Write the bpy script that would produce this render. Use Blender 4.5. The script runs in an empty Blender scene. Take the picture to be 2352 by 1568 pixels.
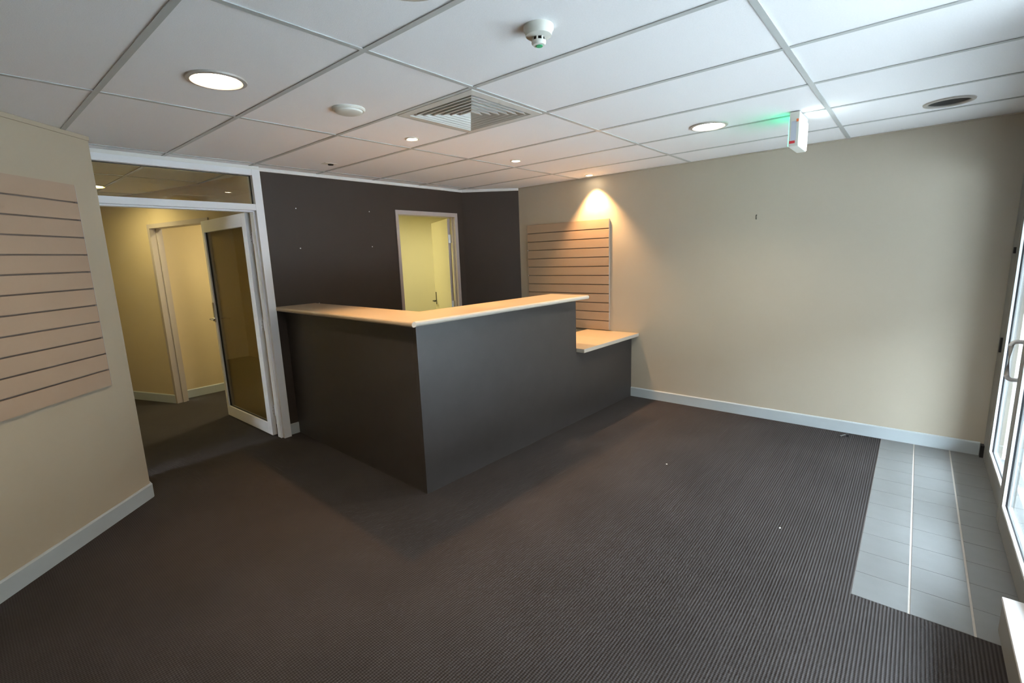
import bpy, bmesh, math, random
from mathutils import Matrix, Vector
from mathutils.geometry import tessellate_polygon
random.seed(4)
SC = bpy.context.scene
COL = SC.collection
PI = math.pi

# ------------------------------------------------------------------ camera
CAM = Vector((-1.2013, -1.7153, 1.5613))
cd = bpy.data.cameras.new('camera'); cam = bpy.data.objects.new('camera', cd); COL.objects.link(cam)
cd.sensor_fit = 'HORIZONTAL'; cd.sensor_width = 36.0; cd.lens = 1098.74 / 2352 * 36.0
cd.clip_start = 0.02; cd.clip_end = 200
RT = Vector((0.64093930, -0.76678706, -0.03513440))
UP = Vector((0.15777594, 0.08681001, 0.98365175))
FW = Vector((0.75120141, 0.63600443, -0.17662050))
cam.matrix_world = Matrix(((RT.x, UP.x, -FW.x, CAM.x), (RT.y, UP.y, -FW.y, CAM.y), (RT.z, UP.z, -FW.z, CAM.z), (0, 0, 0, 1)))
SC.camera = cam

# ------------------------------------------------------------------ world (even overcast sky) and exposure
W = bpy.data.worlds.new('overcast_sky'); SC.world = W; W.use_nodes = True
bg = W.node_tree.nodes['Background']; bg.inputs[0].default_value = (0.79, 0.90, 1.0, 1); bg.inputs[1].default_value = 33.0
SC.view_settings.view_transform = 'Standard'; SC.view_settings.look = 'None'
SC.view_settings.exposure = 1.0; SC.view_settings.gamma = 1.0; SC.view_settings.use_curve_mapping = False

DOWNLIGHT_E = 20.0        # glow of the big round downlights' lenses
DOWN_W = 27.0            # their beams, watts
SPOT_W = 56.0             # halogen spots, watts
HALL_E = 80.0
ROOM_E = 165.0

# ------------------------------------------------------------------ materials
MATS = {}
def mat(name, col, rough=0.6, metal=0.0, noise=0.0, nscale=30.0, bump=0.0, bscale=200.0, spec=0.5, emit=None, estr=0.0):
    m = bpy.data.materials.new(name); m.use_nodes = True; nt = m.node_tree
    b = nt.nodes['Principled BSDF']
    b.inputs['Base Color'].default_value = (*col, 1); b.inputs['Roughness'].default_value = rough
    b.inputs['Metallic'].default_value = metal; b.inputs['Specular IOR Level'].default_value = spec
    tc = nt.nodes.new('ShaderNodeTexCoord')
    if noise > 0:
        n = nt.nodes.new('ShaderNodeTexNoise'); n.inputs['Scale'].default_value = nscale; n.inputs['Detail'].default_value = 5
        nt.links.new(tc.outputs['Object'], n.inputs['Vector'])
        r = nt.nodes.new('ShaderNodeMix'); r.data_type = 'RGBA'
        r.inputs[6].default_value = (*[c * (1 - noise) for c in col], 1); r.inputs[7].default_value = (*[min(1, c * (1 + noise)) for c in col], 1)
        nt.links.new(n.outputs['Fac'], r.inputs[0]); nt.links.new(r.outputs[2], b.inputs['Base Color'])
    if bump > 0:
        n2 = nt.nodes.new('ShaderNodeTexNoise'); n2.inputs['Scale'].default_value = bscale; n2.inputs['Detail'].default_value = 3
        nt.links.new(tc.outputs['Object'], n2.inputs['Vector'])
        bp = nt.nodes.new('ShaderNodeBump'); bp.inputs['Strength'].default_value = bump; bp.inputs['Distance'].default_value = 0.002
        nt.links.new(n2.outputs['Fac'], bp.inputs['Height']); nt.links.new(bp.outputs['Normal'], b.inputs['Normal'])
    if emit:
        b.inputs['Emission Color'].default_value = (*emit, 1); b.inputs['Emission Strength'].default_value = estr
    MATS[name] = m
    return m

mat('beige_paint', (0.49, 0.435, 0.350), 0.75, noise=0.03, nscale=3, bump=0.08, bscale=350)
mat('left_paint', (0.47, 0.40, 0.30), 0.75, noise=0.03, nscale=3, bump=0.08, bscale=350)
mat('dark_paint', (0.041, 0.0285, 0.0205), 0.6, noise=0.08, nscale=6, bump=0.08, bscale=350)
mat('hall_paint', (0.60, 0.50, 0.33), 0.75, noise=0.03, nscale=3)
mat('yellow_paint', (0.72, 0.66, 0.42), 0.75, noise=0.03, nscale=3)
mat('white_paint', (0.74, 0.74, 0.72), 0.6, noise=0.03, nscale=5)
mat('skirting_paint', (0.45, 0.50, 0.53), 0.45, noise=0.04, nscale=8)
mat('door_frame_paint', (0.50, 0.44, 0.42), 0.45)
mat('tile_white', (0.88, 0.88, 0.89), 0.85, noise=0.05, nscale=160, bump=0.25, bscale=260)
mat('tee_metal', (0.50, 0.52, 0.51), 0.45)
mat('powder_coat', (0.80, 0.81, 0.84), 0.38)
mat('shop_frame', (0.20, 0.195, 0.175), 0.4)
mat('bead_white', (0.80, 0.82, 0.83), 0.4)
mat('gasket', (0.012, 0.012, 0.014), 0.5)
mat('counter_laminate', (0.055, 0.048, 0.047), 0.42, noise=0.12, nscale=9, spec=0.5)
mat('top_laminate', (0.52, 0.41, 0.285), 0.35, noise=0.05, nscale=14)
mat('top_edge', (0.58, 0.53, 0.46), 0.32)
mat('slat_laminate', (0.445, 0.325, 0.235), 0.5, noise=0.03, nscale=6)
mat('slat_edge', (0.50, 0.45, 0.42), 0.45)
mat('groove_metal', (0.20, 0.17, 0.15), 0.45, metal=0.2)
mat('chrome', (0.75, 0.76, 0.78), 0.2, metal=1.0)
mat('hinge_metal', (0.78, 0.78, 0.78), 0.35, metal=0.3)
mat('dark_metal', (0.05, 0.045, 0.035), 0.4, metal=0.6)
mat('plastic_white', (0.70, 0.70, 0.64), 0.45)
mat('plastic_dark', (0.01, 0.012, 0.012), 0.5)
mat('green_mark', (0.02, 0.50, 0.22), 0.4)
mat('red_mark', (0.65, 0.04, 0.05), 0.5)
mat('orange_mark', (0.9, 0.22, 0.08), 0.5)
mat('label_grey', (0.55, 0.58, 0.66), 0.5)
mat('diffuser_white', (0.62, 0.61, 0.57), 0.5)
mat('duct_black', (0.02, 0.022, 0.02), 0.8)
mat('reflector', (0.80, 0.78, 0.74), 0.3, metal=0.4)
mat('lamp_warm', (1, 1, 1), 0.5, emit=(1.0, 0.80, 0.52), estr=DOWNLIGHT_E)
mat('lamp_neutral', (1, 1, 1), 0.5, emit=(1.0, 0.96, 0.80), estr=DOWNLIGHT_E * 0.8)
mat('downlight_trim', (0.46, 0.43, 0.39), 0.4)
mat('off_can_shade', (0.10, 0.10, 0.095), 0.4)  # shadow inside the unlit downlight, put into a dark colour
mat('halogen', (1, 1, 1), 0.5, emit=(1.0, 0.85, 0.62), estr=28.0)
mat('hall_lamp', (1, 1, 1), 0.5, emit=(1.0, 0.86, 0.40), estr=HALL_E)
mat('far_lamp', (1, 1, 1), 0.5, emit=(1.0, 0.86, 0.50), estr=HALL_E * 2.2)
mat('room_lamp', (1, 1, 1), 0.5, emit=(1.0, 0.95, 0.62), estr=ROOM_E)
mat('sign_white', (0.9, 0.9, 0.9), 0.5, emit=(0.90, 1.0, 0.98), estr=1.7)
mat('sign_green', (0.02, 0.4, 0.2), 0.5, emit=(0.10, 0.85, 0.50), estr=3.2)
mat('floor_tile_grey', (0.17, 0.175, 0.18), 0.5, noise=0.22, nscale=5, bump=0.06, bscale=60)
mat('grout', (0.42, 0.38, 0.35), 0.9, noise=0.1, nscale=40)
mat('pavement', (0.26, 0.26, 0.26), 0.9, noise=0.1, nscale=2)
mat('blocker_dark', (0.06, 0.06, 0.06), 0.9, noise=0.05, nscale=1)
mat('crumb_white', (0.8, 0.8, 0.78), 0.8)
mat('kerb_side_shade', (0.22, 0.21, 0.19), 0.6)  # shade on the white kerb's room side, put into this darker colour
mat('kerb_white', (0.72, 0.70, 0.70), 0.5)

def glass(name, tint, gloss=1.0):
    m = bpy.data.materials.new(name); m.use_nodes = True; nt = m.node_tree; nt.nodes.clear()
    o = nt.nodes.new('ShaderNodeOutputMaterial'); t = nt.nodes.new('ShaderNodeBsdfTransparent'); g = nt.nodes.new('ShaderNodeBsdfGlossy')
    f = nt.nodes.new('ShaderNodeFresnel'); ge = nt.nodes.new('ShaderNodeNewGeometry'); mr = nt.nodes.new('ShaderNodeMapRange'); mr.inputs[3].default_value = 1.5; mr.inputs[4].default_value = 1 / 1.5
    nt.links.new(ge.outputs['Backfacing'], mr.inputs[0]); nt.links.new(mr.outputs[0], f.inputs['IOR'])   # both faces of the thin pane reflect alike
    t.inputs[0].default_value = (*tint, 1); g.inputs[0].default_value = (gloss, gloss, gloss, 1); g.inputs['Roughness'].default_value = 0.0
    mx = nt.nodes.new('ShaderNodeMixShader'); nt.links.new(f.outputs[0], mx.inputs[0]); nt.links.new(t.outputs[0], mx.inputs[1]); nt.links.new(g.outputs[0], mx.inputs[2])
    nt.links.new(mx.outputs[0], o.inputs[0]); MATS[name] = m
glass('clear_glass', (0.93, 0.96, 0.96))
glass('tinted_glass', (0.86, 0.83, 0.72))

# ribbed carpet: loop ribs that run along the room's x axis
def carpet():
    m = bpy.data.materials.new('carpet'); m.use_nodes = True; nt = m.node_tree; N = nt.nodes; L = nt.links
    b = N['Principled BSDF']; b.inputs['Roughness'].default_value = 0.95; b.inputs['Specular IOR Level'].default_value = 0.15
    tc = N.new('ShaderNodeTexCoord'); sp = N.new('ShaderNodeSeparateXYZ'); L.new(tc.outputs['Object'], sp.inputs[0])
    def mth(op, a, c):
        n = N.new('ShaderNodeMath'); n.operation = op
        for i, v in enumerate((a, c)):
            if v is None: continue
            if isinstance(v, (int, float)): n.inputs[i].default_value = v
            else: L.new(v, n.inputs[i])
        return n.outputs[0]
    rib = mth('SINE', mth('MULTIPLY', sp.outputs['Y'], 2 * PI / 0.0125), None)
    loop = mth('SINE', mth('MULTIPLY', sp.outputs['X'], 2 * PI / 0.0095), None)
    h = mth('ADD', mth('MULTIPLY', rib, 0.5), mth('MULTIPLY', loop, 0.16))
    f = mth('ADD', mth('MULTIPLY', h, 0.75), 0.5)
    fc = N.new('ShaderNodeClamp'); L.new(f, fc.inputs[0])
    mx = N.new('ShaderNodeMix'); mx.data_type = 'RGBA'; L.new(fc.outputs[0], mx.inputs[0])
    mx.inputs[6].default_value = (0.024, 0.0208, 0.0208, 1); mx.inputs[7].default_value = (0.069, 0.062, 0.063, 1)
    n = N.new('ShaderNodeTexNoise'); n.inputs['Scale'].default_value = 1.7; n.inputs['Detail'].default_value = 4; L.new(tc.outputs['Object'], n.inputs['Vector'])
    rr = N.new('ShaderNodeMapRange'); rr.inputs[1].default_value = 0.3; rr.inputs[2].default_value = 0.7; rr.inputs[3].default_value = 0.86; rr.inputs[4].default_value = 1.1
    L.new(n.outputs['Fac'], rr.inputs[0])
    m2 = N.new('ShaderNodeMix'); m2.data_type = 'RGBA'; m2.blend_type = 'MULTIPLY'; m2.inputs[0].default_value = 1.0
    L.new(mx.outputs[2], m2.inputs[6]); L.new(rr.outputs[0], m2.inputs[7]); L.new(m2.outputs[2], b.inputs['Base Color'])
    bp = N.new('ShaderNodeBump'); bp.inputs['Strength'].default_value = 0.6; bp.inputs['Distance'].default_value = 0.003
    L.new(h, bp.inputs['Height']); L.new(bp.outputs[0], b.inputs['Normal'])
    MATS['carpet'] = m
carpet()

# ------------------------------------------------------------------ mesh helpers (world coordinates in, local coordinates out)
def link(name, bm, m, parent=None, org=(0, 0, 0), smooth=False):
    me = bpy.data.meshes.new(name)
    org = Vector(org)
    bmesh.ops.translate(bm, verts=bm.verts, vec=-org)
    bmesh.ops.recalc_face_normals(bm, faces=bm.faces)
    bm.to_mesh(me); bm.free()
    if smooth:
        for p in me.polygons: p.use_smooth = True
        try: me.set_sharp_from_angle(angle=math.radians(40))
        except Exception: pass
    me.materials.append(MATS[m])
    o = bpy.data.objects.new(name, me); COL.objects.link(o)
    if parent is not None:
        o.parent = parent; o.location = org - world_loc(parent)
    else:
        o.location = org
    return o
def world_loc(o):
    l = Vector((0, 0, 0))
    while o is not None:
        l += o.location; o = o.parent
    return l
def add_box(bm, lo, hi, bev=0.0):
    lo = Vector(lo); hi = Vector(hi)
    r = bmesh.ops.create_cube(bm, size=1.0)
    vs = r['verts']
    for v in vs:
        v.co = Vector((lo[i] + (v.co[i] + 0.5) * (hi[i] - lo[i]) for i in range(3)))
    if bev > 0:
        es = list({e for v in vs for e in v.link_edges})
        bmesh.ops.bevel(bm, geom=es, offset=bev, segments=2, affect='EDGES', profile=0.5)
def box(name, lo, hi, m, parent=None, bev=0.0, org=None):
    bm = bmesh.new(); add_box(bm, lo, hi, bev)
    if org is None: org = ((lo[0] + hi[0]) / 2, (lo[1] + hi[1]) / 2, min(lo[2], hi[2]))
    return link(name, bm, m, parent, org)
def add_prism(bm, pts, z0, z1, xf=None):
    a = [Vector((x, y, z0)) for x, y in pts]; b = [Vector((x, y, z1)) for x, y in pts]
    if xf: a = [xf(v) for v in a]; b = [xf(v) for v in b]
    va = [bm.verts.new(v) for v in a]; vb = [bm.verts.new(v) for v in b]
    n = len(pts)
    bm.faces.new(va[::-1]); bm.faces.new(vb)
    for i in range(n): bm.faces.new((va[i], va[(i + 1) % n], vb[(i + 1) % n], vb[i]))
def prism(name, pts, z0, z1, m, parent=None, xf=None, org=None, bev=0.0):
    bm = bmesh.new(); add_prism(bm, pts, z0, z1, xf)
    if bev > 0: bmesh.ops.bevel(bm, geom=list(bm.edges), offset=bev, segments=2, affect='EDGES')
    if org is None:
        xs = [v.co.x for v in bm.verts]; ys = [v.co.y for v in bm.verts]; zs = [v.co.z for v in bm.verts]
        org = ((min(xs) + max(xs)) / 2, (min(ys) + max(ys)) / 2, min(zs))
    return link(name, bm, m, parent, org)
def add_lathe(bm, prof, c, seg=48, axis=Vector((0, 0, 1))):
    """prof: (radius, height) pairs; revolved about axis through c"""
    q = axis.to_track_quat('Z', 'Y'); c = Vector(c); rings = []
    for r, h in prof:
        if r < 1e-6: rings.append([bm.verts.new(c + q @ Vector((0, 0, h)))])
        else: rings.append([bm.verts.new(c + q @ Vector((r * math.cos(2 * PI * k / seg), r * math.sin(2 * PI * k / seg), h))) for k in range(seg)])
    for a, b in zip(rings, rings[1:]):
        for k in range(seg):
            f = []
            if len(a) == 1 and len(b) == 1: continue
            if len(a) == 1: f = (a[0], b[k], b[(k + 1) % seg])
            elif len(b) == 1: f = (a[k], a[(k + 1) % seg], b[0])
            else: f = (a[k], a[(k + 1) % seg], b[(k + 1) % seg], b[k])
            bm.faces.new(f)
def lathe(name, prof, c, m, parent=None, seg=48, axis=Vector((0, 0, 1)), smooth=True):
    bm = bmesh.new(); add_lathe(bm, prof, c, seg, axis); return link(name, bm, m, parent, c, smooth)
def add_tube(bm, pts, r, seg=12, closed=False):
    pts = [Vector(p) for p in pts]; rings = []; n = len(pts)
    for i, p in enumerate(pts):
        if closed: d = pts[(i + 1) % n] - pts[i - 1]
        else: d = pts[min(i + 1, n - 1)] - pts[max(i - 1, 0)]
        q = d.normalized().to_track_quat('Z', 'Y')
        rings.append([bm.verts.new(p + q @ Vector((r * math.cos(2 * PI * k / seg), r * math.sin(2 * PI * k / seg), 0))) for k in range(seg)])
    prs = list(zip(rings, rings[1:])) + ([(rings[-1], rings[0])] if closed else [])
    for a, b in prs:
        for k in range(seg): bm.faces.new((a[k], a[(k + 1) % seg], b[(k + 1) % seg], b[k]))
    if not closed: bm.faces.new(rings[0][::-1]); bm.faces.new(rings[-1])
def tube(name, pts, r, m, parent=None, seg=12, org=None):
    bm = bmesh.new(); add_tube(bm, pts, r, seg); return link(name, bm, m, parent, org or pts[0], True)
def thing(name, loc, label=None, cat=None, group=None, kind=None):
    o = bpy.data.objects.new(name, None); COL.objects.link(o); o.location = loc; o.empty_display_size = 0.05
    tag(o, label, cat, group, kind); return o
def tag(o, label=None, cat=None, group=None, kind=None):
    if label: o['label'] = label
    if cat: o['category'] = cat
    if group: o['group'] = group
    if kind: o['kind'] = kind
    return o
def struct(o, label=None, cat=None): return tag(o, label, cat, None, 'structure')

# ------------------------------------------------------------------ dimensions (metres, floor at 0)
H = 2.361                      # ceiling
TX, TY = 0.600, 1.2232         # ceiling grid
YB = 2.61                      # dark back wall, room face
XR = 3.507                     # beige right wall, room face
YF = -2.20                     # glazed front, room face
E0 = Vector((-0.475, 2.228))   # free corner of the diagonal left wall
LA = math.radians(41.5)        # its direction
LD = Vector((-math.cos(LA), -math.sin(LA)))
LN = Vector((math.sin(LA), -math.cos(LA)))     # faces the room
LL = 2.25
E1 = E0 + LD * LL
XL = E1.x                      # straight left wall further forward
YH = 7.2                       # end of the hall

# ------------------------------------------------------------------ floor
bm = bmesh.new()
TX0, TY0 = 1.232, -1.612       # corner of the tiled entrance strip
add_box(bm, (XL - 0.1, TY0, -0.05), (5.3, YH, 0.0)); add_box(bm, (XL - 0.1, YF - 0.12, -0.05), (TX0, TY0, 0.0))
floor = struct(link('floor', bm, 'carpet', None, (0, 0, 0)), 'dark brown ribbed carpet floor')
box('grout_bed', (TX0, YF - 0.12, -0.05), (XR, TY0, -0.0004), 'grout', floor)
ty = [TY0, -1.816, -2.022, YF - 0.12]
for r in range(3):
    x = TX0; k = 0
    while x < XR - 0.01:
        x2 = min(x + 0.2025, XR - 0.002)
        gy = 0.0042
        box('floor_tile', (x + 0.0010, ty[r + 1] + gy, -0.03), (x2 - 0.0010, ty[r] - (gy if r else 0.001), 0.001), 'floor_tile_grey', floor, 0.0006)
        x += 0.2025

# ------------------------------------------------------------------ ceiling: tiles and tees
ceil_o = struct(box('ceiling', (XL - 0.2, YF - 0.15, H + 0.16), (5.4, YH + 0.1, H + 0.22), 'plastic_dark'), 'white suspended tile ceiling with exposed grid')
ZT = H + 0.004                 # tile face sits a little above the tee face
HOLES = {}                     # (i,j) -> list of (x,y,r)
def add_hole(x, y, r):
    HOLES.setdefault((math.floor(x / TX), math.floor(y / TY)), []).append((x, y, r))
DOWN = [(-0.275, 0.712, 0.118, 'warm'), (2.255, -0.570, 0.118, 'neutral'), (-0.182, -0.512, 0.118, 'warm'), (2.80, -1.775, 0.118, 'off'), (-0.10, 4.46, 0.118, 'hall'), (1.15, 4.0, 0.118, 'far'), (2.15, 3.85, 0.118, 'room'), (3.95, 3.3, 0.118, 'room')]
SPOTS = [(1.022, 0.990), (2.167, 1.019), (3.377, 1.017)]
for x, y, r, k in DOWN: add_hole(x, y, 0.098)
for x, y in SPOTS: add_hole(x, y, 0.036)
add_hole(1.046, 2.104, 0.030)
def tile_bm(x0, x1, y0, y1, holes):
    bm = bmesh.new()
    if not holes:
        add_box(bm, (x0, y0, ZT), (x1, y1, ZT + 0.015)); return bm
    for z, flip in ((ZT, False), (ZT + 0.015, True)):
        loops = [[Vector((x0, y0, z)), Vector((x1, y0, z)), Vector((x1, y1, z)), Vector((x0, y1, z))]]
        for hx, hy, hr in holes:
            loops.append([Vector((hx + hr * math.cos(2 * PI * k / 32), hy - hr * math.sin(2 * PI * k / 32), z)) for k in range(32)])
        tris = tessellate_polygon(loops); flat = [v for l in loops for v in l]
        vs = [bm.verts.new(v) for v in flat]
        for t in tris: bm.faces.new([vs[i] for i in t])
    return bm
XC1 = 4.8; YC0, YC1 = YF - 0.1, YH
i0 = math.floor((XL - 0.05) / TX); i1 = math.ceil(XC1 / TX); j0 = math.floor(YC0 / TY); j1 = math.ceil(YC1 / TY)
g = 0.0045; full = None
def cut_by_walls(x0, x1, y0, y1):
    return x1 <= XL or (x0 >= XR and y1 < 2.0)
for j in range(j0, j1):
    for i in range(i0, i1):
        x0, x1, y0, y1 = i * TX + g, (i + 1) * TX - g, j * TY + g, (j + 1) * TY - g
        if cut_by_walls(x0, x1, y0, y1): continue
        if (i, j) == (1, 0): y0 = TY / 2 + 0.004          # half of this bay is the air diffuser
        if x0 < XR < x1 and y1 < 2.0: x1 = XR - 0.001
        if y0 < YB < y1 and x0 > 0.66: pass
        y0 = max(y0, YC0); y1 = min(y1, YC1)
        cx, cy = (x0 + x1) / 2, (y0 + y1) / 2
        hs = HOLES.get((i, j), [])
        if not hs and abs(x1 - x0 - TX + 2 * g) < 1e-6 and abs(y1 - y0 - TY + 2 * g) < 1e-6:
            if full is None:
                full = link('ceiling_tile', tile_bm(x0, x1, y0, y1, []), 'tile_white', ceil_o, (cx, cy, ZT))
            else:
                o = full.copy(); COL.objects.link(o); o.location = Vector((cx, cy, ZT)) - ceil_o.location
        else:
            link('ceiling_tile', tile_bm(x0, x1, y0, y1, hs), 'tile_white', ceil_o, (cx, cy, ZT))
def tee(name, lo, hi):
    bm = bmesh.new(); add_box(bm, (lo[0], lo[1], H), (hi[0], hi[1], H + 0.0035))
    mx, my = (lo[0] + hi[0]) / 2, (lo[1] + hi[1]) / 2
    if hi[0] - lo[0] > hi[1] - lo[1]: add_box(bm, (lo[0], my - 0.001, H + 0.003), (hi[0], my + 0.001, H + 0.035))
    else: add_box(bm, (mx - 0.001, lo[1], H + 0.003), (mx + 0.001, hi[1], H + 0.035))
    link(name, bm, 'tee_metal', ceil_o, (mx, my, H))
tw = 0.012
for j in range(j0 + 1, j1):
    y = j * TY
    tee('main_tee', (XL, y - tw), (XR - 0.001 if y < 2.0 else XC1, y + tw))
for i in range(i0 + 1, i1):
    x = i * TX
    for j in range(j0, j1):
        ya, yb = max(j * TY + tw, YC0), min((j + 1) * TY - tw, YC1)
        if x > XR and yb < 2.2: continue
        tee('cross_tee', (x - tw, ya), (x + tw, yb))
tee('cross_tee', (TX + tw, TY / 2 - 0.006), (2 * TX - tw, TY / 2 + 0.006))

# ------------------------------------------------------------------ walls
HW = H + 0.16
# diagonal left wall with its return to the glazed screen
pts = [E0, E0 + Vector((0, 0.36)), E0 + Vector((-0.12, 0.36)), Vector((E0.x - 0.12, E0.y + 0.02)), E1 + Vector((-0.12, 0.11)), E1 + Vector((-0.12, 0)), E1]
wall_left = struct(prism('wall_left', [tuple(p) for p in pts], 0, HW, 'left_paint'), 'beige diagonal wall carrying the slatted panel')
struct(box('wall_left_front', (XL - 0.12, YF - 0.1, 0), (XL, E1.y - 0.0, HW), 'left_paint'))
# dark back wall around the doorway
DX0, DX1, DZ = 2.087, 2.913, 2.040       # clear opening
bm = bmesh.new()
add_box(bm, (0.668, YB, 0), (DX0 - 0.02, YB + 0.11, HW)); add_box(bm, (DX1 + 0.02, YB, 0), (3.07, YB + 0.075, HW)); add_box(bm, (DX0 - 0.02, YB, DZ + 0.02), (DX1 + 0.02, YB + 0.11, HW))
wall_back = struct(link('wall_back', bm, 'dark_paint', None, (1.9, YB, 0)), 'dark brown painted back wall with doorway behind the counter')
A0, A1 = Vector((3.06, YB)), Vector((XR, 2.085))
struct(prism('wall_back_angled', [tuple(A0), tuple(A1), (XR + 0.11, 2.085), (XR + 0.11, 2.15), (3.14, YB + 0.11), (3.06, YB + 0.11)], 0, HW, 'dark_paint'), 'dark brown angled wall between doorway and beige wall')
wall_right = struct(box('wall_right', (XR, YF - 0.1, 0), (XR + 0.12, 2.085, HW), 'beige_paint'), 'long beige painted wall beside the entrance')
# hall and rooms behind
HA, HB = Vector((0.105, 5.56)), Vector((0.388, 4.775))       # hall wall left of the far doorway
HD = (Vector((0.590, 3.775)) - HB).normalized()              # wall that holds the far doorway
HNR = Vector((-HD.y, HD.x))                                   # thickness direction (away from the hall)
if HNR.x < 0: HNR = -HNR
HX = HB + HD * 1.12
HY = HB + HD * 2.02
hd = (HA - HB).normalized(); hn = Vector((-hd.y, hd.x)); hn = hn if hn.x > 0 else -hn
hfar = HB + hd * 2.55
struct(prism('wall_hall_right', [tuple(HB), tuple(hfar), tuple(hfar + hn * 0.1), tuple(HB + HNR * 0.10)], 0, HW, 'hall_paint'), 'yellowish hall wall beyond the glass door')
struct(prism('wall_hall_near', [tuple(HX), tuple(HY), tuple(HY + HNR * 0.1), tuple(HX + HNR * 0.1)], 0, HW, 'hall_paint'))
struct(prism('wall_hall_lintel', [tuple(HB), tuple(HX), tuple(HX + HNR * 0.1), tuple(HB + HNR * 0.1)], 2.03, HW, 'hall_paint'))
struct(box('wall_hall_end', (-2.1, YH - 0.1, 0), (1.2, YH, HW), 'hall_paint'))
struct(box('wall_hall_left', (-1.05, 2.70, 0), (-0.93, YH, HW), 'hall_paint'))
struct(box('wall_hall_front', (-1.05, 2.50, 0), (-0.53, 2.66, HW), 'hall_paint'))
struct(box('wall_far_room', (0.50, 4.935, 0), (2.4, 5.035, HW), 'hall_paint'), 'cream wall inside the far room off the hall')
struct(box('wall_far_room_side', (1.60, 2.72, 0), (1.70, 5.035, HW), 'yellow_paint'))
# yellow room behind the counter
struct(box('wall_yellow_back', (1.7, 4.45, 0), (4.7, 4.55, HW), 'yellow_paint'), 'bright yellow wall seen through the doorway behind the counter')
struct(box('wall_yellow_right', (4.6, 2.1, 0), (4.7, 4.55, HW), 'yellow_paint'))
struct(box('wall_yellow_near', (3.63, 2.1, 0), (4.7, 2.2, HW), 'yellow_paint'))

# wall angle trims and skirtings
def strip(name, a, b, n, z0, z1, t, m, kids=None):
    a = Vector(a); b = Vector(b); n = Vector(n).normalized()
    o = prism(name, [tuple(a), tuple(b), tuple(b + n * t), tuple(a + n * t)], z0, z1, m)
    return struct(o)
strip('trim_1', (0.668, YB), (3.058, YB), (0, -1), H - 0.026, H + 0.002, 0.016, 'white_paint')
an = Vector((-(A1 - A0).y, (A1 - A0).x)); an = an if an.y < 0 else -an
strip('trim_2', A0, A1, an, H - 0.026, H + 0.002, 0.016, 'white_paint')
strip('trim_3', E0, E1, LN, H - 0.022, H + 0.002, 0.008, 'left_paint')
strip('trim_4', (XR, YF), (XR, 2.085), (-1, 0), H - 0.006, H + 0.002, 0.012, 'beige_paint')
SK = 0.100
def skirting(name, a, b, n):
    a = Vector(a); b = Vector(b); n = Vector(n).normalized()
    bm = bmesh.new()
    prof = [(0, 0), (0.013, 0), (0.013, SK - 0.008), (0.007, SK), (0, SK)]
    va = [bm.verts.new((a.x + n.x * d, a.y + n.y * d, z)) for d, z in prof]; vb = [bm.verts.new((b.x + n.x * d, b.y + n.y * d, z)) for d, z in prof]
    bm.faces.new(va); bm.faces.new(vb[::-1])
    for k in range(5): bm.faces.new((va[k], va[(k + 1) % 5], vb[(k + 1) % 5], vb[k]))
    return struct(link(name, bm, 'skirting_paint', None, ((a.x + b.x) / 2, (a.y + b.y) / 2, 0)))
skirting('baseboard_right', (XR, YF + 0.02), (XR, 0.58), (-1, 0))
skirting('baseboard_left', E0, E1, LN)
skirting('baseboard_left_return', E0, E0 + Vector((0, 0.33)), (1, 0))
skirting('baseboard_back', (0.668, YB), (0.772, YB), (0, -1))
skirting('baseboard_hall', HB + hd * 0.02, hfar, -hn)
skirting('baseboard_far_room', (0.50, 4.935), (1.6, 4.935), (0, -1))
skirting('baseboard_left_front', (XL, E1.y), (XL, YF), (1, 0))

# ------------------------------------------------------------------ glazed screen with transom light (window_1) and the open glass door (door_1)
w1 = thing('window_1', (0.07, 2.60, 0), 'aluminium door screen with a glazed transom over the open doorway', None, None, 'structure')
FY0, FY1 = 2.555, 2.655
box('post', (0.603, FY0, 0), (0.668, FY1, 2.335), 'powder_coat', w1, 0.002)
box('door_stop', (0.588, 2.590, 0), (0.603, 2.655, 2.005), 'powder_coat', w1, 0.001)
box('post', (-0.530, FY0, 0), (-0.474, FY1, 2.335), 'powder_coat', w1, 0.002)
box('head_rail', (-0.474, FY0, 2.288), (0.603, FY1, 2.335), 'powder_coat', w1, 0.002)
box('head_packer', (-0.530, FY0 + 0.006, 2.335), (0.668, FY1, H + 0.002), 'white_paint', w1)
box('transom_rail', (-0.474, FY0, 2.008), (0.603, FY1, 2.058), 'powder_coat', w1, 0.002)
box('door_stop', (-0.474, 2.590, 1.996), (0.588, 2.655, 2.008), 'powder_coat', w1, 0.001)
box('pane', (-0.470, 2.600, 2.056), (0.600, 2.606, 2.290), 'tinted_glass', w1)
for nm, lo, hi in (('gasket', (-0.474, 2.594, 2.284), (0.603, 2.612, 2.288)), ('gasket', (-0.474, 2.594, 2.058), (0.603, 2.612, 2.061)), ('gasket', (0.598, 2.594, 2.061), (0.603, 2.612, 2.284))):
    box(nm, lo, hi, 'gasket', w1)

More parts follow.
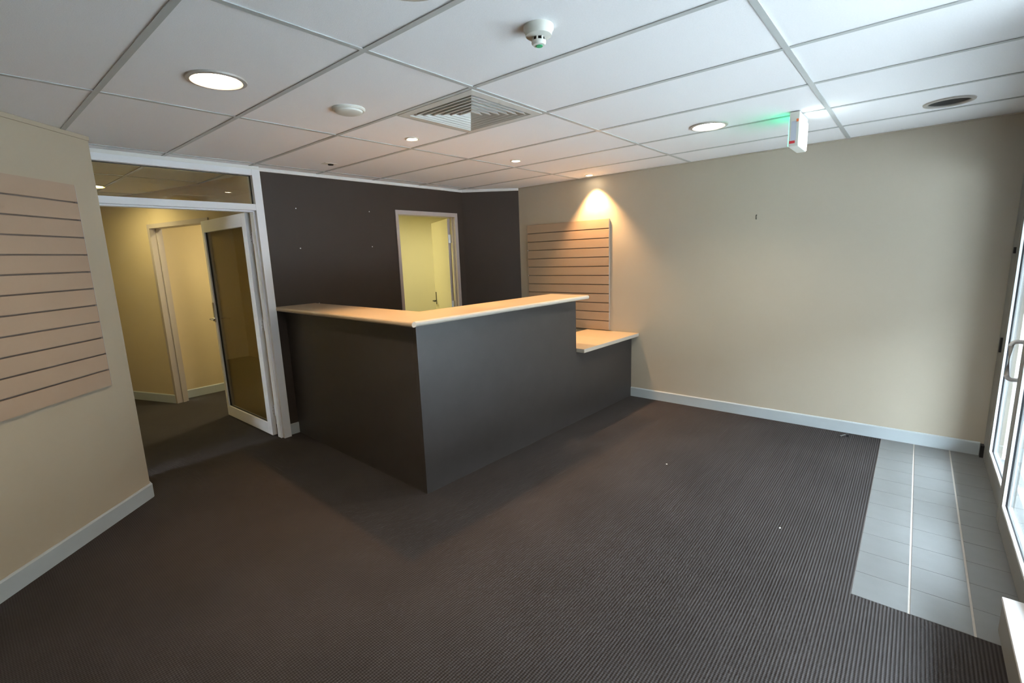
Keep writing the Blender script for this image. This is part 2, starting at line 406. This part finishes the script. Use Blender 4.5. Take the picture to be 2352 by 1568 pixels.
d1 = thing('door_1', (0.585, 2.705, 0), 'aluminium framed glass door standing open into the hall', None, None, 'structure')
LX0, LX1 = 0.563, 0.605
Y0, Y1 = 2.705, 3.755
box('hinge_stile', (LX0, Y0, 0.008), (LX1, Y0 + 0.085, 2.000), 'powder_coat', d1, 0.002)
box('lock_stile', (LX0, Y1 - 0.050, 0.008), (LX1, Y1, 2.000), 'powder_coat', d1, 0.002)
box('top_rail', (LX0, Y0 + 0.085, 1.890), (LX1, Y1 - 0.050, 2.000), 'powder_coat', d1, 0.002)
box('bottom_rail', (LX0, Y0 + 0.085, 0.008), (LX1, Y1 - 0.050, 0.115), 'powder_coat', d1, 0.002)
box('pane', (0.582, Y0 + 0.08, 0.11), (0.588, Y1 - 0.045, 1.895), 'tinted_glass', d1)
box('gasket', (0.576, Y1 - 0.058, 0.115), (0.594, Y1 - 0.050, 1.890), 'gasket', d1)
box('gasket', (0.576, Y0 + 0.085, 0.115), (0.594, Y1 - 0.058, 0.119), 'gasket', d1)
for z in (0.19, 0.98, 1.74):
    hg = box('hinge', (0.584, Y0 - 0.004, z), (0.604, Y0, z + 0.10), 'hinge_metal', d1, 0.001)
    tube('knuckle', [(0.612, Y0 - 0.010, z), (0.612, Y0 - 0.010, z + 0.10)], 0.007, 'hinge_metal', hg)
    box('hinge_leaf', (0.600, Y0 - 0.05, z), (0.6035, Y0 - 0.01, z + 0.10), 'hinge_metal', d1)
    for q, (dx, dz) in enumerate(((0.592, 0.02), (0.588, 0.05), (0.594, 0.08))):
        lathe('screw', [(0.0025, 0), (0.0025, 0.0008), (0, 0.0008)], (dx, Y0 - 0.004, z + dz), 'gasket', hg, 10, Vector((0, -1, 0)))
hp = box('handle_plate', (LX0 - 0.008, Y1 - 0.042, 1.00), (LX0, Y1 - 0.012, 1.20), 'chrome', d1, 0.003)
tube('lever', [(LX0 - 0.008, Y1 - 0.027, 1.035), (LX0 - 0.045, Y1 - 0.027, 1.035), (LX0 - 0.052, Y1 - 0.04, 1.036), (LX0 - 0.052, Y1 - 0.14, 1.03)], 0.008, 'chrome', hp)
hp = box('handle_plate', (LX1, Y1 - 0.042, 1.00), (LX1 + 0.008, Y1 - 0.012, 1.20), 'chrome', d1, 0.003)
tube('lever', [(LX1 + 0.008, Y1 - 0.027, 1.035), (LX1 + 0.045, Y1 - 0.027, 1.035), (LX1 + 0.052, Y1 - 0.04, 1.036), (LX1 + 0.052, Y1 - 0.14, 1.03)], 0.008, 'chrome', hp)

# ------------------------------------------------------------------ doorway behind the counter (door_2 = frame, door_3 = leaf)
d2 = thing('door_2', (2.5, YB, 0), 'pale painted door frame in the dark wall behind the counter', None, None, 'structure')
def fr(n, lo, hi): box(n, lo, hi, 'door_frame_paint', d2, 0.002)
fr('jamb', (DX0 - 0.037, YB - 0.010, 0), (DX0, YB + 0.12, DZ)); fr('jamb', (DX1, YB - 0.010, 0), (DX1 + 0.045, YB + 0.065, DZ)); fr('head', (DX0 - 0.037, YB - 0.010, DZ), (DX1 + 0.045, YB + 0.12, DZ + 0.045))
fr('stop', (DX0, YB + 0.055, 0), (DX0 + 0.010, YB + 0.08, DZ)); fr('stop', (DX1 - 0.008, YB + 0.030, 0), (DX1, YB + 0.045, DZ))
LO = Vector((2.927, YB + 0.094)); LE = Vector((3.290, 3.420)); ld = (LE - LO).normalized(); ln_ = Vector((-ld.y, ld.x))
d3 = thing('door_3', (LO.x, LO.y, 0), 'cream flush door standing open inside the yellow room', None, None, 'structure')
prism('leaf', [tuple(LO), tuple(LO + ld * 0.80), tuple(LO + ld * 0.80 + ln_ * 0.036), tuple(LO + ln_ * 0.036)], 0.01, 2.030, 'yellow_paint', d3)
prism('edge_strip', [tuple(LO - ld * 0.0015), tuple(LO), tuple(LO + ln_ * 0.036), tuple(LO - ld * 0.0015 + ln_ * 0.036)], 0.01, 2.030, 'door_frame_paint', d3)
for z in (0.20, 0.93, 1.74):
    hg = prism('hinge', [tuple(LO - ld * 0.004 + ln_ * 0.004), tuple(LO - ld * 0.0015 + ln_ * 0.004), tuple(LO - ld * 0.0015 + ln_ * 0.030), tuple(LO - ld * 0.004 + ln_ * 0.030)], z, z + 0.10, 'hinge_metal', d3)
    tube('knuckle', [(LO.x + 0.002, LO.y - 0.006, z), (LO.x + 0.002, LO.y - 0.006, z + 0.10)], 0.007, 'hinge_metal', hg)
hq = LO + ld * 0.735 + ln_ * 0.036
hp = prism('handle_plate', [tuple(hq), tuple(hq + ld * 0.03), tuple(hq + ld * 0.03 + ln_ * 0.006), tuple(hq + ln_ * 0.006)], 0.93, 1.10, 'dark_metal', d3)
h1 = hq + ld * 0.015 + ln_ * 0.006; h2 = h1 + ln_ * 0.045
tube('lever', [(h1.x, h1.y, 0.98), (h2.x, h2.y, 0.98), (h2.x - ld.x * 0.11, h2.y - ld.y * 0.11, 0.98)], 0.008, 'dark_metal', hp)

# far doorway off the hall: painted frame
d4 = thing('door_4', (HB.x, HB.y, 0), 'pale frame of the far doorway off the hall', None, None, 'structure')
def hall_bar(n, s0, s1, t0, t1, z0, z1):
    P = lambda s, t: tuple(HB + HD * s + HNR * t)
    prism(n, [P(s0, t0), P(s1, t0), P(s1, t1), P(s0, t1)], z0, z1, 'door_frame_paint', d4)
hall_bar('jamb', -0.035, 0.010, -0.012, 0.112, 0, 1.990); hall_bar('jamb', 1.08, 1.125, -0.012, 0.112, 0, 1.990); hall_bar('head', -0.035, 1.125, -0.012, 0.112, 1.990, 2.035)
hall_bar('stop', 0.010, 0.022, 0.05, 0.08, 0, 1.990)

# ------------------------------------------------------------------ glazed shop front: kerb, fixed window (window_2) and a pair of glass doors (door_5, door_6)
WX0 = -0.15
GY = YF                                          # room face of the frames
box_front = []
bm = bmesh.new()
add_box(bm, (XL - 0.12, GY - 0.14, 0), (WX0, GY, HW)); add_box(bm, (WX0, GY - 0.14, 2.30), (XR, GY, HW))
struct(link('wall_front', bm, 'beige_paint', None, (0, GY - 0.05, 0)), 'beige wall and head around the shop front')
w2 = thing('window_2', (0.1, GY - 0.03, 0), 'fixed shop front window above a low white sill kerb', None, None, 'structure')
def sf(n, lo, hi, par, m='shop_frame'): return box(n, lo, hi, m, par, 0.002)
sf('kerb', (WX0, GY - 0.06, 0), (1.335, GY + 0.106, 0.135), w2, 'kerb_side_shade')
sf('kerb_cap', (WX0, GY - 0.06, 0.135), (1.335, GY + 0.110, 0.150), w2, 'kerb_white')
sf('sill_rail', (WX0, GY - 0.06, 0.150), (1.335, GY - 0.004, 0.20), w2)
sf('mullion', (1.335, GY - 0.06, 0), (1.42, GY, 2.30), w2)
sf('mullion', (WX0, GY - 0.06, 0.20), (WX0 + 0.06, GY, 2.30), w2)
sf('head_rail', (WX0, GY - 0.06, 2.24), (XR, GY, 2.30), w2)
box('pane', (WX0 + 0.06, GY - 0.035, 0.20), (1.335, GY - 0.029, 2.24), 'clear_glass', w2)
sf('jamb', (3.329, GY - 0.06, 0), (XR - 0.001, GY, 2.30), w2)
sf('threshold', (1.42, GY - 0.06, 0.0), (3.329, GY - 0.002, 0.011), w2)
sf('door_head', (1.42, GY - 0.06, 2.052), (3.329, GY, 2.12), w2)
sf('fascia_blocker', (1.42, GY - 0.06, 2.12), (3.329, GY - 0.004, 2.24), w2)  # opaque panel added over the doors to darken the corner above
def leaf(name, x0, x1, dy, label, strike):
    y1 = GY + dy; y0 = y1 - 0.044
    d = thing(name, ((x0 + x1) / 2, (y0 + y1) / 2, 0), label, None, None, 'structure')
    s = 0.095; br = 0.125
    sf('stile', (x0, y0, 0.012), (x0 + s, y1, 2.05), d); sf('stile', (x1 - s, y0, 0.012), (x1, y1, 2.05), d)
    sf('bottom_rail', (x0 + s, y0, 0.012), (x1 - s, y1, br), d); sf('top_rail', (x0 + s, y0, 1.95), (x1 - s, y1, 2.05), d)
    ym = (y0 + y1) / 2
    box('pane', (x0 + s, ym - 0.003, br), (x1 - s, ym + 0.003, 1.95), 'clear_glass', d)
    for yy0, yy1 in ((y0 + 0.002, ym - 0.008), (ym + 0.008, y1 - 0.002)):
        box('glazing_bead', (x1 - s - 0.012, yy0, br), (x1 - s, yy1, 1.95), 'bead_white', d); box('glazing_bead', (x0 + s, yy0, br), (x0 + s + 0.012, yy1, 1.95), 'bead_white', d)
        box('glazing_bead', (x0 + s + 0.012, yy0, br), (x1 - s - 0.012, yy1, br + 0.012), 'bead_white', d)
    for lo, hi in (((x1 - s - 0.004, ym - 0.007, br), (x1 - s, ym + 0.007, 1.95)), ((x0 + s, ym - 0.007, br), (x0 + s + 0.004, ym + 0.007, 1.95)), ((x0 + s, ym - 0.007, br), (x1 - s, ym + 0.007, br + 0.004))):
        box('gasket', lo, hi, 'gasket', d)
    return d
d5 = leaf('door_5', 2.420, 3.325, 0.0, 'far leaf of the glazed entrance doors with a looped pull handle', True)
d6 = leaf('door_6', 1.423, 2.416, 0.022, 'near leaf of the glazed entrance doors', False)
hx = 2.47
R0, OUT = 0.024, 0.058
pts = [(hx, GY - 0.001, 0.80)] + [(hx, GY + OUT - R0 + R0 * math.sin(PI / 16 * k), 0.80 + R0 - R0 * math.cos(PI / 16 * k)) for k in range(9)]
pts = pts + [(x, y, 1.81 - z) for x, y, z in reversed(pts)]
hp = tube('pull_handle', pts, 0.011, 'kerb_white', d5)
sf('latch_block', (3.335, GY - 0.001, 0.80), (3.36, GY + 0.012, 0.90), d5, 'gasket')
sf('latch_block', (3.335, GY - 0.001, 1.46), (3.36, GY + 0.012, 1.50), d5, 'gasket')
struct(box('trim_5', (XR - 0.055, GY - 0.0, 0), (XR - 0.001, GY + 0.02, 0.09), 'gasket'))

# ------------------------------------------------------------------ outside: pavement, and added unseen blockers that shape the daylight
struct(box('floor_pavement', (-25, -14, -0.14), (30, GY - 0.15, -0.04), 'pavement'), 'grey pavement outside the entrance')

prism_y = [(GY - 0.15, 2.80), (GY - 0.15, 2.76), (-4.30, 1.955), (-4.32, 1.99)]
bm = bmesh.new()
va = [bm.verts.new((-8, y, z)) for y, z in prism_y]; vb = [bm.verts.new((12, y, z)) for y, z in prism_y]
bm.faces.new(va); bm.faces.new(vb[::-1])
for k in range(4): bm.faces.new((va[k], va[(k + 1) % 4], vb[(k + 1) % 4], vb[k]))
struct(link('ceiling_awning_blocker', bm, 'blocker_dark', None, (2, -3.3, 2.3)), 'added unseen sloping awning outside, cuts off the high sky light')  # awning added out of view to cut the sky light
struct(box('wall_recess_blocker', (-0.45, -3.60, -0.14), (-0.25, GY - 0.14, 2.75), 'blocker_dark'), 'added unseen dark side wall outside, blocks oblique daylight')  # fin wall added outside to keep oblique daylight off the beige wall
struct(box('wall_opposite_blocker', (-40, -15.0, -0.14), (45, -14.0, 5.50), 'blocker_dark'), 'added unseen dark building across the street, bounds the low sky')  # dark block added out of view, its height set to limit the sky

# ------------------------------------------------------------------ reception counter (turned slightly against the room)
CT = math.radians(-2.1); CU = Vector((math.cos(CT), math.sin(CT))); CV = Vector((-math.sin(CT), math.cos(CT))); CO = Vector((0.695, 0.684))
def cxy(u, v): return tuple(CO + CU * u + CV * v)
def u_at_wall(v): return (XR - 0.002 - CO.x - CV.x * v) / CU.x
def v_at_wall(u): return (YB - 0.002 - CO.y - CU.y * u) / CV.y
ZP, ZTOP = 1.153, 1.187
STEP = 1.770; LOWZ, LOWT = 0.668, 0.702
rc = thing('reception_counter', (CO.x, CO.y, 0), 'dark brown L-shaped reception counter body with a lower end by the beige wall', 'counter')
def vert_prism(name, poly_uz, v0, v1, m, parent):
    bm = bmesh.new()
    uz = poly_uz; n = len(uz)
    def w(u, z, v): 
        if u == 'wall': u = u_at_wall(v)
        x, y = cxy(u, v); return bm.verts.new((x, y, z))
    a = [w(u, z, v0) for u, z in uz]; b = [w(u, z, v1) for u, z in uz]
    bm.faces.new(a); bm.faces.new(b[::-1])
    for i in range(n): bm.faces.new((a[i], b[i], b[(i + 1) % n], a[(i + 1) % n]))
    return link(name, bm, m, parent, (*cxy(0, 0), 0))
vert_prism('front_panel', [(0, 0.0), ('wall', 0.0), ('wall', LOWZ), (STEP, LOWZ), (STEP, ZP), (0, ZP)], 0, 0.036, 'counter_laminate', rc)
prism('side_panel', [cxy(0, 0.037), cxy(0.036, 0.037), cxy(0.036, v_at_wall(0.036)), cxy(0, v_at_wall(0))], 0.0, ZP, 'counter_laminate', rc)
prism('inner_panel', [cxy(STEP - 0.036, 0.037), cxy(STEP, 0.037), cxy(STEP, 0.30), cxy(STEP - 0.036, 0.30)], LOWT + 0.001, ZP, 'counter_laminate', rc)
# high top: L-shaped slab with round nosing
ct = thing('counter_top', (*cxy(0.09, 0.1), ZP), 'light timber-look L-shaped transaction top on the high counter', 'counter top')
O = 0.100; RN = (ZTOP - ZP) / 2
ul, ui = -O + RN, 0.288; vf, vi = -O + RN + 0.005, 0.340; ue = 1.845
prism('slab', [cxy(ul, vf), cxy(ue, vf), cxy(ue, vi), cxy(ui, vi), cxy(ui, v_at_wall(ui)), cxy(ul, v_at_wall(ul))], ZP, ZTOP, 'top_laminate', ct)
def rod(name, p, q, r, m, parent):
    bm = bmesh.new(); add_tube(bm, [p, q], r, 20)
    return link(name, bm, m, parent, p, True)
zc = (ZP + ZTOP) / 2
rod('round_nosing', (*cxy(ul, v_at_wall(ul) - 0.0), zc), (*cxy(ul, vf - RN - 0.004), zc), RN, 'top_laminate', ct)
rod('round_nosing', (*cxy(ul + 0.018, vf), zc), (*cxy(ue, vf), zc), RN, 'top_edge', ct)
prism('end_edging', [cxy(ue, vf), cxy(ue + 0.002, vf), cxy(ue + 0.002, vi), cxy(ue, vi)], ZP, ZTOP, 'top_edge', ct)
# low worktop
wt = thing('desk_worktop', (*cxy(2.3, 0.2), LOWZ), 'light timber-look low worktop at the end of the counter against the beige wall', 'worktop')
va, vb, ua = -0.082, 0.540, STEP + 0.004
prism('slab', [cxy(ua, va), cxy(u_at_wall(va), va), cxy(u_at_wall(vb), vb), cxy(ua, vb)], LOWZ, LOWT, 'top_laminate', wt)
prism('front_edging', [cxy(ua, va - 0.003), cxy(u_at_wall(va) - 0.003, va - 0.003), cxy(u_at_wall(va), va), cxy(ua, va)], LOWZ, LOWT, 'top_edge', wt, bev=0.001)
prism('end_edging', [cxy(ua - 0.003, va - 0.003), cxy(ua, va - 0.003), cxy(ua, -0.002), cxy(ua - 0.003, -0.002)], LOWZ, LOWT, 'top_edge', wt, bev=0.001)
prism('support_panel', [cxy(ua + 0.03, 0.04), cxy(ua + 0.06, 0.04), cxy(ua + 0.06, 0.5), cxy(ua + 0.03, 0.5)], 0, LOWZ, 'counter_laminate', wt)

# added unseen desk inside the counter, bounces warm light onto the ceiling
rd = thing('bounce_desk', (*cxy(0.6, 0.4), 0), 'light desk surface hidden behind the high reception counter', 'desk')
prism('bounce_surface', [cxy(0.04, 0.04), cxy(STEP - 0.04, 0.04), cxy(STEP - 0.04, 0.72), cxy(0.66, 0.72), cxy(0.66, 1.75), cxy(0.04, 1.75)], LOWZ, LOWT, 'top_laminate', rd)
prism('bounce_desk_leg', [cxy(0.05, 1.71), cxy(0.64, 1.71), cxy(0.64, 1.745), cxy(0.05, 1.745)], 0, LOWZ, 'counter_laminate', rd)
prism('bounce_desk_leg', [cxy(STEP - 0.08, 0.05), cxy(STEP - 0.045, 0.05), cxy(STEP - 0.045, 0.70), cxy(STEP - 0.08, 0.70)], 0, LOWZ, 'counter_laminate', rd)

# ------------------------------------------------------------------ slatted display panels
def slat_panel(label, a, d, n, width, z0, z1, count):
    """a: corner on the wall, d: along the wall, n: towards the room"""
    a = Vector(a); d = Vector(d).normalized(); n = Vector(n).normalized(); T = 0.019; gap = 0.009
    t = thing('slat_panel', (a.x + d.x * width / 2, a.y + d.y * width / 2, z0), label, 'slat panel')
    P = lambda s, q: tuple(a + d * s + n * q)
    def slab(nm, s0, s1, q0, q1, za, zb, m, bev=0.0): return prism(nm, [P(s0, q0), P(s1, q0), P(s1, q1), P(s0, q1)], za, zb, m, t, bev=bev)
    slab('backing_board', 0.004, width - 0.004, 0.0005, 0.007, z0 + 0.003, z1 - 0.003, 'groove_metal')
    pitch = (z1 - z0) / count; first = None
    for k in range(count):
        za = z0 + k * pitch + (gap / 2 if k else 0); zb = z0 + (k + 1) * pitch - (gap / 2 if k < count - 1 else 0)
        if first is not None and 1 < k < count - 1:
            o = first.copy(); COL.objects.link(o); o.location.z = za - t.location.z
        else:
            o = slab('slat', 0.003, width - 0.003, 0.007, T, za, zb, 'slat_laminate', 0.0012)
            if k == 1: first = o
    for s in (0, width - 0.003): slab('edge_strip', s, s + 0.003, 0.0005, T, z0, z1, 'slat_edge')
    return t
slat_panel('beige slatted display panel on the wall behind the low worktop', (XR, 0.842), (0, 1), (-1, 0), 1.113, 0.712, 1.912, 12)
slat_panel('large beige slatted display panel on the diagonal left wall', E0 + LD * 0.178, LD, LN, 1.22, 0.852, 2.055, 12)

# ------------------------------------------------------------------ ceiling fittings
def downlight(x, y, kind, label):
    t = thing('downlight', (x, y, H), label, 'downlight', 'round recessed downlights')
    lathe('trim_ring', [(0.096, 0.010), (0.096, 0.0), (0.102, -0.006), (0.118, -0.003), (0.120, 0.0035), (0.096, 0.0035)], (x, y, H), 'downlight_trim', t)
    lathe('reflector', [(0.097, 0.003), (0.088, 0.035), (0.080, 0.075), (0, 0.075)], (x, y, H), 'reflector' if kind != 'off' else 'off_can_shade', t)
    lm = {'warm': 'lamp_warm', 'neutral': 'lamp_neutral', 'off': 'off_can_shade', 'hall': 'hall_lamp', 'room': 'room_lamp', 'far': 'far_lamp'}[kind]
    dz = 0.045 if kind == 'off' else 0.0
    lathe('lamp', [(0, 0.012 + dz), (0.060 if not dz else 0.055, 0.010 + dz), (0.080 if not dz else 0.08, 0.016 + dz), (0.080 if not dz else 0.08, 0.024 + dz), (0, 0.024 + dz)], (x, y, H), lm, t)
    if kind in ('warm', 'neutral'):
        beam(t, DOWN_W * (1.0 if kind == 'warm' else 2.2), (1.0, 0.78, 0.50) if kind == 'warm' else (1.0, 0.90, 0.72), 138, 1.0, 0.07, -0.004)
def beam(t, w, col, size, blend, soft, z, aim=(0, 0)):
    l = bpy.data.lights.new('lamp_beam', 'SPOT'); l.energy = w; l.color = col; l.spot_size = math.radians(size); l.spot_blend = blend; l.shadow_soft_size = soft
    o = bpy.data.objects.new('lamp_beam', l); COL.objects.link(o); o.parent = t; o.location = (0, 0, z)
    o.rotation_euler = Vector((aim[0], aim[1], -1)).to_track_quat('-Z', 'Y').to_euler()
downlight(*DOWN[0][:2], 'warm', 'lit round downlight near the glazed door screen, beside the round ceiling cover')
downlight(*DOWN[1][:2], 'neutral', 'lit round downlight beside the exit sign')
downlight(*DOWN[2][:2], 'warm', 'lit round downlight at the top edge of the picture')
downlight(*DOWN[3][:2], 'off', 'unlit round downlight near the entrance doors')
downlight(*DOWN[4][:2], 'hall', 'lit round downlight in the hall beyond the glass door')
downlight(*DOWN[5][:2], 'far', 'lit round downlight in the far room off the hall')
downlight(*DOWN[6][:2], 'room', 'lit round downlight in the yellow room, nearer its doorway')
downlight(*DOWN[7][:2], 'room', 'lit round downlight in the yellow room, behind its open door')
def spot(x, y, label, tilt):
    t = thing('halogen_spot', (x, y, H), label, 'spotlight', 'small halogen ceiling spots')
    lathe('trim_ring', [(0.034, 0.008), (0.034, 0.0), (0.040, -0.003), (0.047, 0.0), (0.048, 0.0035), (0.034, 0.0035)], (x, y, H), 'plastic_white', t, 32)
    lathe('lamp', [(0, 0.0), (0.026, 0.001), (0.030, 0.010), (0, 0.012)], (x, y, H), 'halogen', t, 24)
    beam(t, SPOT_W * tilt[2], (1.0, 0.58, 0.25), 88, 0.72, 0.025, -0.012, tilt)
spot(*SPOTS[0], 'small lit halogen spot next to the air diffuser', (-0.05, 0.0, 1.0))
spot(*SPOTS[1], 'small lit halogen spot above the counter, middle of the row', (0.0, 0.0, 1.0))
spot(*SPOTS[2], 'small lit halogen spot above the slatted panel, lighting the beige wall', (0.06, -0.05, 1.3))

t = thing('ceiling_cover', (0.360, 0.695, ZT), 'round white blanking cover on the ceiling between downlight and air diffuser', 'ceiling cover')
lathe('rim', [(0.086, 0.0), (0.086, -0.006), (0.080, -0.012), (0.072, -0.012), (0.072, 0.0)], (0.360, 0.695, ZT), 'plastic_white', t)
lathe('dome', [(0.072, -0.010), (0.068, -0.020), (0.055, -0.025), (0, -0.027)], (0.360, 0.695, ZT), 'plastic_white', t)

sx, sy = 0.325, -0.600
t = thing('smoke_detector', (sx, sy, ZT), 'white dome smoke detector with a green dot under the ceiling', 'smoke detector')
lathe('base', [(0.054, 0), (0.054, -0.012), (0.050, -0.018), (0.046, -0.032), (0.026, -0.038), (0, -0.038)], (sx, sy, ZT), 'plastic_white', t)
lathe('sensor_core', [(0.020, -0.036), (0.020, -0.050)], (sx, sy, ZT), 'plastic_dark', t, 24)
for k in range(8):
    a = 2 * PI * (k + 0.5) / 8
    bm = bmesh.new(); c, s = math.cos(a), math.sin(a)
    for_pts = [(0.021, -0.003), (0.025, -0.003), (0.025, 0.003), (0.021, 0.003)]
    add_prism(bm, [(sx + c * p - s * q, sy + s * p + c * q) for p, q in for_pts], ZT - 0.050, ZT - 0.037)
    link('cage_bar', bm, 'plastic_white', t, (sx + c * 0.023, sy + s * 0.023, ZT - 0.05))
cap = lathe('cap', [(0.026, -0.049), (0.026, -0.056), (0.021, -0.062), (0, -0.064)], (sx, sy, ZT), 'plastic_white', t)
lathe('green_dot', [(0, -0.0662), (0.012, -0.0655), (0.012, -0.060)], (sx + 0.003, sy, ZT), 'green_mark', cap, 24)
lathe('indicator_light', [(0, -0.030), (0.0025, -0.030), (0.0025, -0.02)], (sx + 0.047, sy - 0.01, ZT), 'plastic_dark', t, 10)

cx, cy = 1.046, 2.104
t = thing('ceiling_sensor', (cx, cy, ZT), 'small recessed sensor in the ceiling near the dark wall', 'sensor')
box('plate', (cx - 0.055, cy - 0.035, ZT - 0.004), (cx + 0.055, cy + 0.035, ZT), 'plastic_white', t, 0.001)
lathe('eye', [(0.024, 0), (0.020, -0.008), (0, -0.010)], (cx + 0.01, cy, ZT - 0.004), 'plastic_dark', t, 24)

# four-way air diffuser
ax0, ax1, ay0, ay1 = TX + 0.010, 2 * TX - 0.010, 0.010, TY / 2 - 0.004
ac = Vector(((ax0 + ax1) / 2, (ay0 + ay1) / 2))
t = thing('air_diffuser', (ac.x, ac.y, H), 'square white four-way air conditioning diffuser in the ceiling', 'air diffuser')
def sq(bm, s, z): return [bm.verts.new((ac.x + dx * s, ac.y + dy * s, z)) for dx, dy in ((-1, -1), (1, -1), (1, 1), (-1, 1))]
def ring(bm, s0, z0, s1, z1):
    a = sq(bm, s0, z0); b = sq(bm, s1, z1)
    for k in range(4): bm.faces.new((a[k], a[(k + 1) % 4], b[(k + 1) % 4], b[k]))
hw = (ax1 - ax0) / 2
bm = bmesh.new(); ring(bm, hw, H + 0.010, hw, H - 0.002); ring(bm, hw, H - 0.002, hw - 0.045, H - 0.005); ring(bm, hw - 0.045, H - 0.005, hw - 0.060, H + 0.02); ring(bm, hw - 0.06, H + 0.02, hw - 0.06, H + 0.10)
link('frame', bm, 'diffuser_white', t, (ac.x, ac.y, H))
bm = bmesh.new(); a = sq(bm, hw - 0.06, H + 0.10); bm.faces.new(a)
link('duct', bm, 'duct_black', t, (ac.x, ac.y, H + 0.10))
for k in range(6):
    so = hw - 0.070 - k * 0.0355; si = max(so - 0.033, 0.004)
    bm = bmesh.new(); ring(bm, so + 0.006, H - 0.0046, so, H - 0.004); ring(bm, so, H - 0.004, si, H + 0.060)
    ring(bm, so + 0.006, H - 0.0046, so - 0.0012, H - 0.0056); ring(bm, so - 0.0012, H - 0.0056, si - 0.0012, H + 0.060)
    link('louvre', bm, 'diffuser_white', t, (ac.x, ac.y, H))

# exit sign
ex0, ex1, ey0, ey1, ez0 = 2.300, 2.575, -1.092, -1.038, 2.160
t = thing('exit_sign', ((ex0 + ex1) / 2, (ey0 + ey1) / 2, H), 'illuminated exit sign box hanging from the ceiling over the entrance side', 'exit sign')
box('housing', (ex0, ey0, ez0), (ex1, ey1, H), 'plastic_white', t, 0.004)
box('lit_face', (ex0 + 0.012, ey0 - 0.004, ez0 + 0.006), (ex1 - 0.006, ey0 + 0.001, H - 0.030), 'sign_white', t, 0.001)
box('green_face', (ex0 + 0.012, ey1 - 0.001, ez0 + 0.006), (ex1 - 0.006, ey1 + 0.004, H - 0.030), 'sign_green', t, 0.001)
box('side_label', (ex0 - 0.001, ey0 + 0.014, ez0 + 0.035), (ex0, ey1 - 0.012, H - 0.055), 'label_grey', t)
box('red_sticker', (ex0 - 0.0015, ey0 + 0.018, ez0 + 0.018), (ex0, ey1 - 0.006, ez0 + 0.033), 'red_mark', t)
box('orange_lamp', (ex0 - 0.002, ey0 + 0.004, H - 0.060), (ex0, ey0 + 0.016, H - 0.044), 'orange_mark', t)

# ------------------------------------------------------------------ small things
for lab, x, z in (('white wall plug, upper left of the four in the dark wall', 0.970, 2.046), ('white wall plug, upper right of the four in the dark wall', 1.733, 2.052), ('white wall plug, lower left of the four in the dark wall', 0.972, 1.694), ('white wall plug, lower right of the four in the dark wall', 1.734, 1.702)):
    tag(lathe('wall_plug', [(0.005, -0.002), (0.005, 0.002), (0.003, 0.003), (0.002, 0.001), (0, 0.001)], (x, YB, z), 'crumb_white', None, 12, Vector((0, -1, 0))), lab, 'wall plug', 'wall plugs in the dark wall')
tag(tube('wall_hook', [(XR + 0.004, -0.595, 1.835), (XR - 0.016, -0.595, 1.835), (XR - 0.020, -0.595, 1.828), (XR - 0.016, -0.595, 1.805), (XR - 0.010, -0.595, 1.800)], 0.004, 'dark_metal', None, 8), 'small dark screw hook on the bare beige wall', 'hook')
t = thing('door_stop', (3.37, -1.36, 0), 'small metal door stop on the carpet beside the beige wall', 'door stop')
dv = Vector((0.055, -0.030)).normalized(); dn = Vector((dv.y, -dv.x)); dp = Vector((3.335, -1.345))
prism('bracket', [tuple(dp), tuple(dp + dv * 0.065), tuple(dp + dv * 0.065 + dn * 0.016), tuple(dp + dn * 0.016)], 0, 0.020, 'chrome', t, bev=0.002)
c = dp + dv * 0.085 + dn * 0.008
lathe('rubber_buffer', [(0.014, 0), (0.014, 0.016), (0.010, 0.020), (0, 0.020)], (c.x, c.y, 0), 'gasket', t, 20)
def crumb(x, y, z, s, label):
    bm = bmesh.new(); bmesh.ops.create_icosphere(bm, subdivisions=1, radius=s)
    for v in bm.verts: v.co = Vector((v.co.x * random.uniform(0.7, 1.3), v.co.y * random.uniform(0.7, 1.3), v.co.z * 0.5)) + Vector((x, y, z + s * 0.45))
    tag(link('paper_scrap', bm, 'crumb_white', None, (x, y, z)), label, 'scrap', 'tiny white scraps')
crumb(1.05, 2.52, ZTOP, 0.006, 'tiny white scrap on the counter top by the dark wall')
crumb(2.05, -0.42, 0, 0.007, 'tiny white scrap on the carpet in front of the counter')
crumb(1.62, -1.25, 0, 0.006, 'tiny white scrap on the carpet near the tiled strip')
